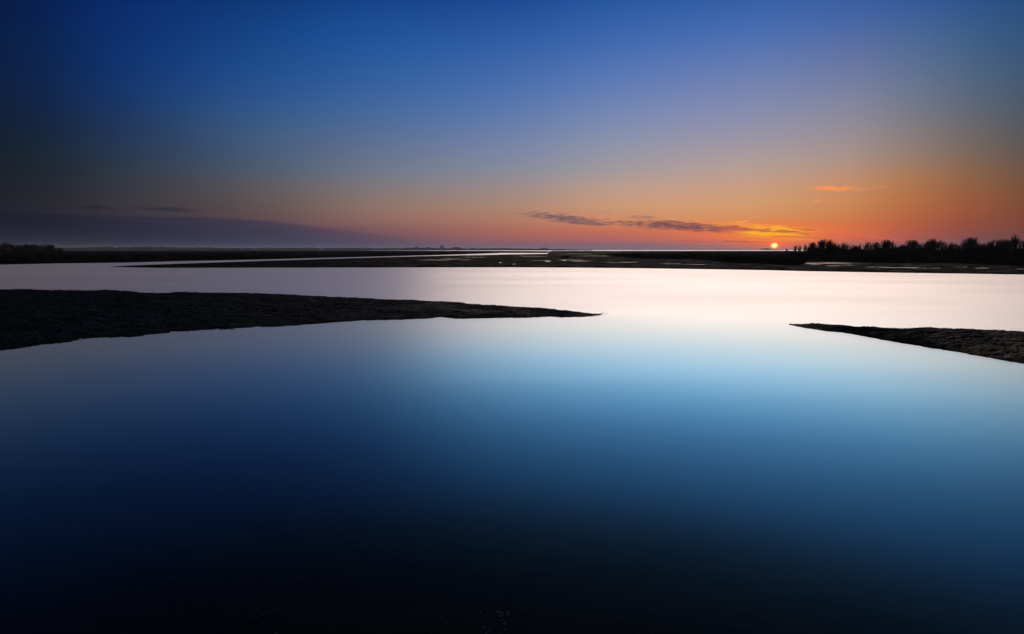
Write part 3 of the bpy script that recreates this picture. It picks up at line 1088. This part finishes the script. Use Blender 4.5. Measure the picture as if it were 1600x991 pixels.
# ------------------------------------------------------------------ things on the shallow bed in front
def bed_z(x, y):
    r = math.hypot(x, y)
    return -0.10 - 0.5 * min(1, max(0, (r - 4) / 12)) ** 0.8 + 0.04 * float(fbm(x * 1.5, y * 1.5, 3))


def bed_spot(px, py):
    x, y = ground(px, py, -0.12)
    x, y = float(x), float(y)
    return Vector((x, y, bed_z(x, y)))


a, b = bed_spot(386, 968), bed_spot(438, 944)
vs, fs = [], []
pts = [a.lerp(b, t) + Vector((0.01 * math.sin(9 * t), 0.012 * math.sin(7 * t + 1), 0.03)) for t in np.linspace(0, 1, 8)]
for k in range(7):
    tube(vs, fs, pts[k] - a, pts[k + 1] - a, 0.013 - 0.001 * k, 0.012 - 0.001 * k, 6)
br_ = empty('sunken_branch', a)
mesh_obj('stem', vs, fs, M_TWIG, br_)
for (k, off) in ((6, (0.05, -0.03, 0.01)), (2, (0.07, 0.03, 0.01))):
    vs, fs = [], []
    tube(vs, fs, pts[k] - a, pts[k] - a + Vector(off), 0.007, 0.003, 5)
    mesh_obj('twig', vs, fs, M_TWIG, br_)
tag(br_, 'thin pale branch lying under the shallow water at lower left', 'branch')


for px, py, dx_, lb in ((931, 491.6, 0.55, 'longer thin stick lying at the very tip of the left sandbar'), (924, 493.6, 0.32, 'shorter thin stick at the water edge behind the left sandbar tip'),
                        (1249, 509.6, 0.40, 'thin stick at the water edge of the right sandbar tip')):
    x, y = ground(px, py, 0.02)
    e_ = empty('driftwood', (float(x), float(y), 0.03))
    vs, fs = [], []
    q = [Vector((0, 0, 0)), Vector((dx_ * .4, .05, .03)), Vector((dx_, -.04, .05))]
    tube(vs, fs, q[0], q[1], .014, .012, 5)
    tube(vs, fs, q[1], q[2], .012, .006, 5)
    mesh_obj('stem', vs, fs, M_TWIG, e_)
    vs, fs = [], []
    tube(vs, fs, q[1], q[1] + Vector((.12, .05, .06)), .007, .003, 5)
    mesh_obj('twig', vs, fs, M_TWIG, e_)
    tag(e_, lb, 'stick')


def shell_mesh():
    vs, fs = [(0, -0.5, 0.02)], []
    n, m = 14, 4
    for j in range(1, m + 1):
        for i in range(n):
            a = math.pi * i / (n - 1)
            r = j / m
            rib = 1 + 0.05 * (i % 2) * r
            vs.append((math.cos(a) * 0.5 * r * rib, -0.5 + math.sin(a) * 0.95 * r * rib, 0.28 * math.sin(math.pi * min(0.999, 0.15 + 0.8 * (1 - r))) * (0.6 + 0.4 * math.sin(a)) * (1 - 0.5 * r * r)))
    for i in range(n - 1):
        fs.append((0, 1 + i, 2 + i))
    for j in range(m - 1):
        for i in range(n - 1):
            a = 1 + j * n + i
            fs.append((a, a + n, a + n + 1, a + 1))
    return vs, fs


sv, sf = shell_mesh()
shell_me = None
SH = [(778, 952), (785, 955), (781, 959), (792, 958), (787, 963), (784, 966), (788, 971), (762, 984), (760, 988), (779, 989), (784, 985), (757, 979), (793, 954), (789, 981)]
lone = [((751, 953), 'pale shell lying a little left of the shell cluster in front'),
        ((699, 973), 'lone pale shell under the water left of centre at the bottom'),
        ((399, 942), 'tiny pale shell just above the sunken branch'),
        ((431, 986), 'lone pale shell at the bottom edge below the sunken branch')]
for (px, py), lb in [(p, None) for p in SH] + lone:
    p = bed_spot(px, py)
    if shell_me is None:
        o = mesh_obj('shell', sv, sf, M_SHELL)
        shell_me = o.data
    else:
        o = bpy.data.objects.new('shell', shell_me)
        COL.objects.link(o)
    s = random.uniform(0.018, 0.036)
    o.scale = (s, s, s)
    o.location = p + Vector((0, 0, 0.008))
    o.rotation_euler = (random.uniform(-.3, .3), random.uniform(-.3, .3), random.uniform(0, 6.28))
    if lb:
        tag(o, lb, 'shell')
    else:
        tag(o, 'small pale shell in the cluster under the shallow water at the bottom', 'shell', 'pale shells clustered on the bed in front')

# ------------------------------------------------------------------ haze
HAZE_DENSITY = 0.00007
m, t = material('haze_air')
pv = N(t, 'ShaderNodeVolumePrincipled')
pv.inputs['Color'].default_value = (0.55, 0.66, 0.85, 1)
pv.inputs['Density'].default_value = HAZE_DENSITY
pv.inputs['Anisotropy'].default_value = 0.3
o_ = N(t, 'ShaderNodeOutputMaterial')
t.links.new(pv.outputs[0], o_.inputs['Volume'])
RB = R_WORLD + 50
v, f = box_vf(-RB, RB, -RB, RB, -2.3, 48.0)
hz = mesh_obj('haze', v, f, m, smooth=False)
tag(hz, 'thin evening haze over the estuary', kind='stuff')
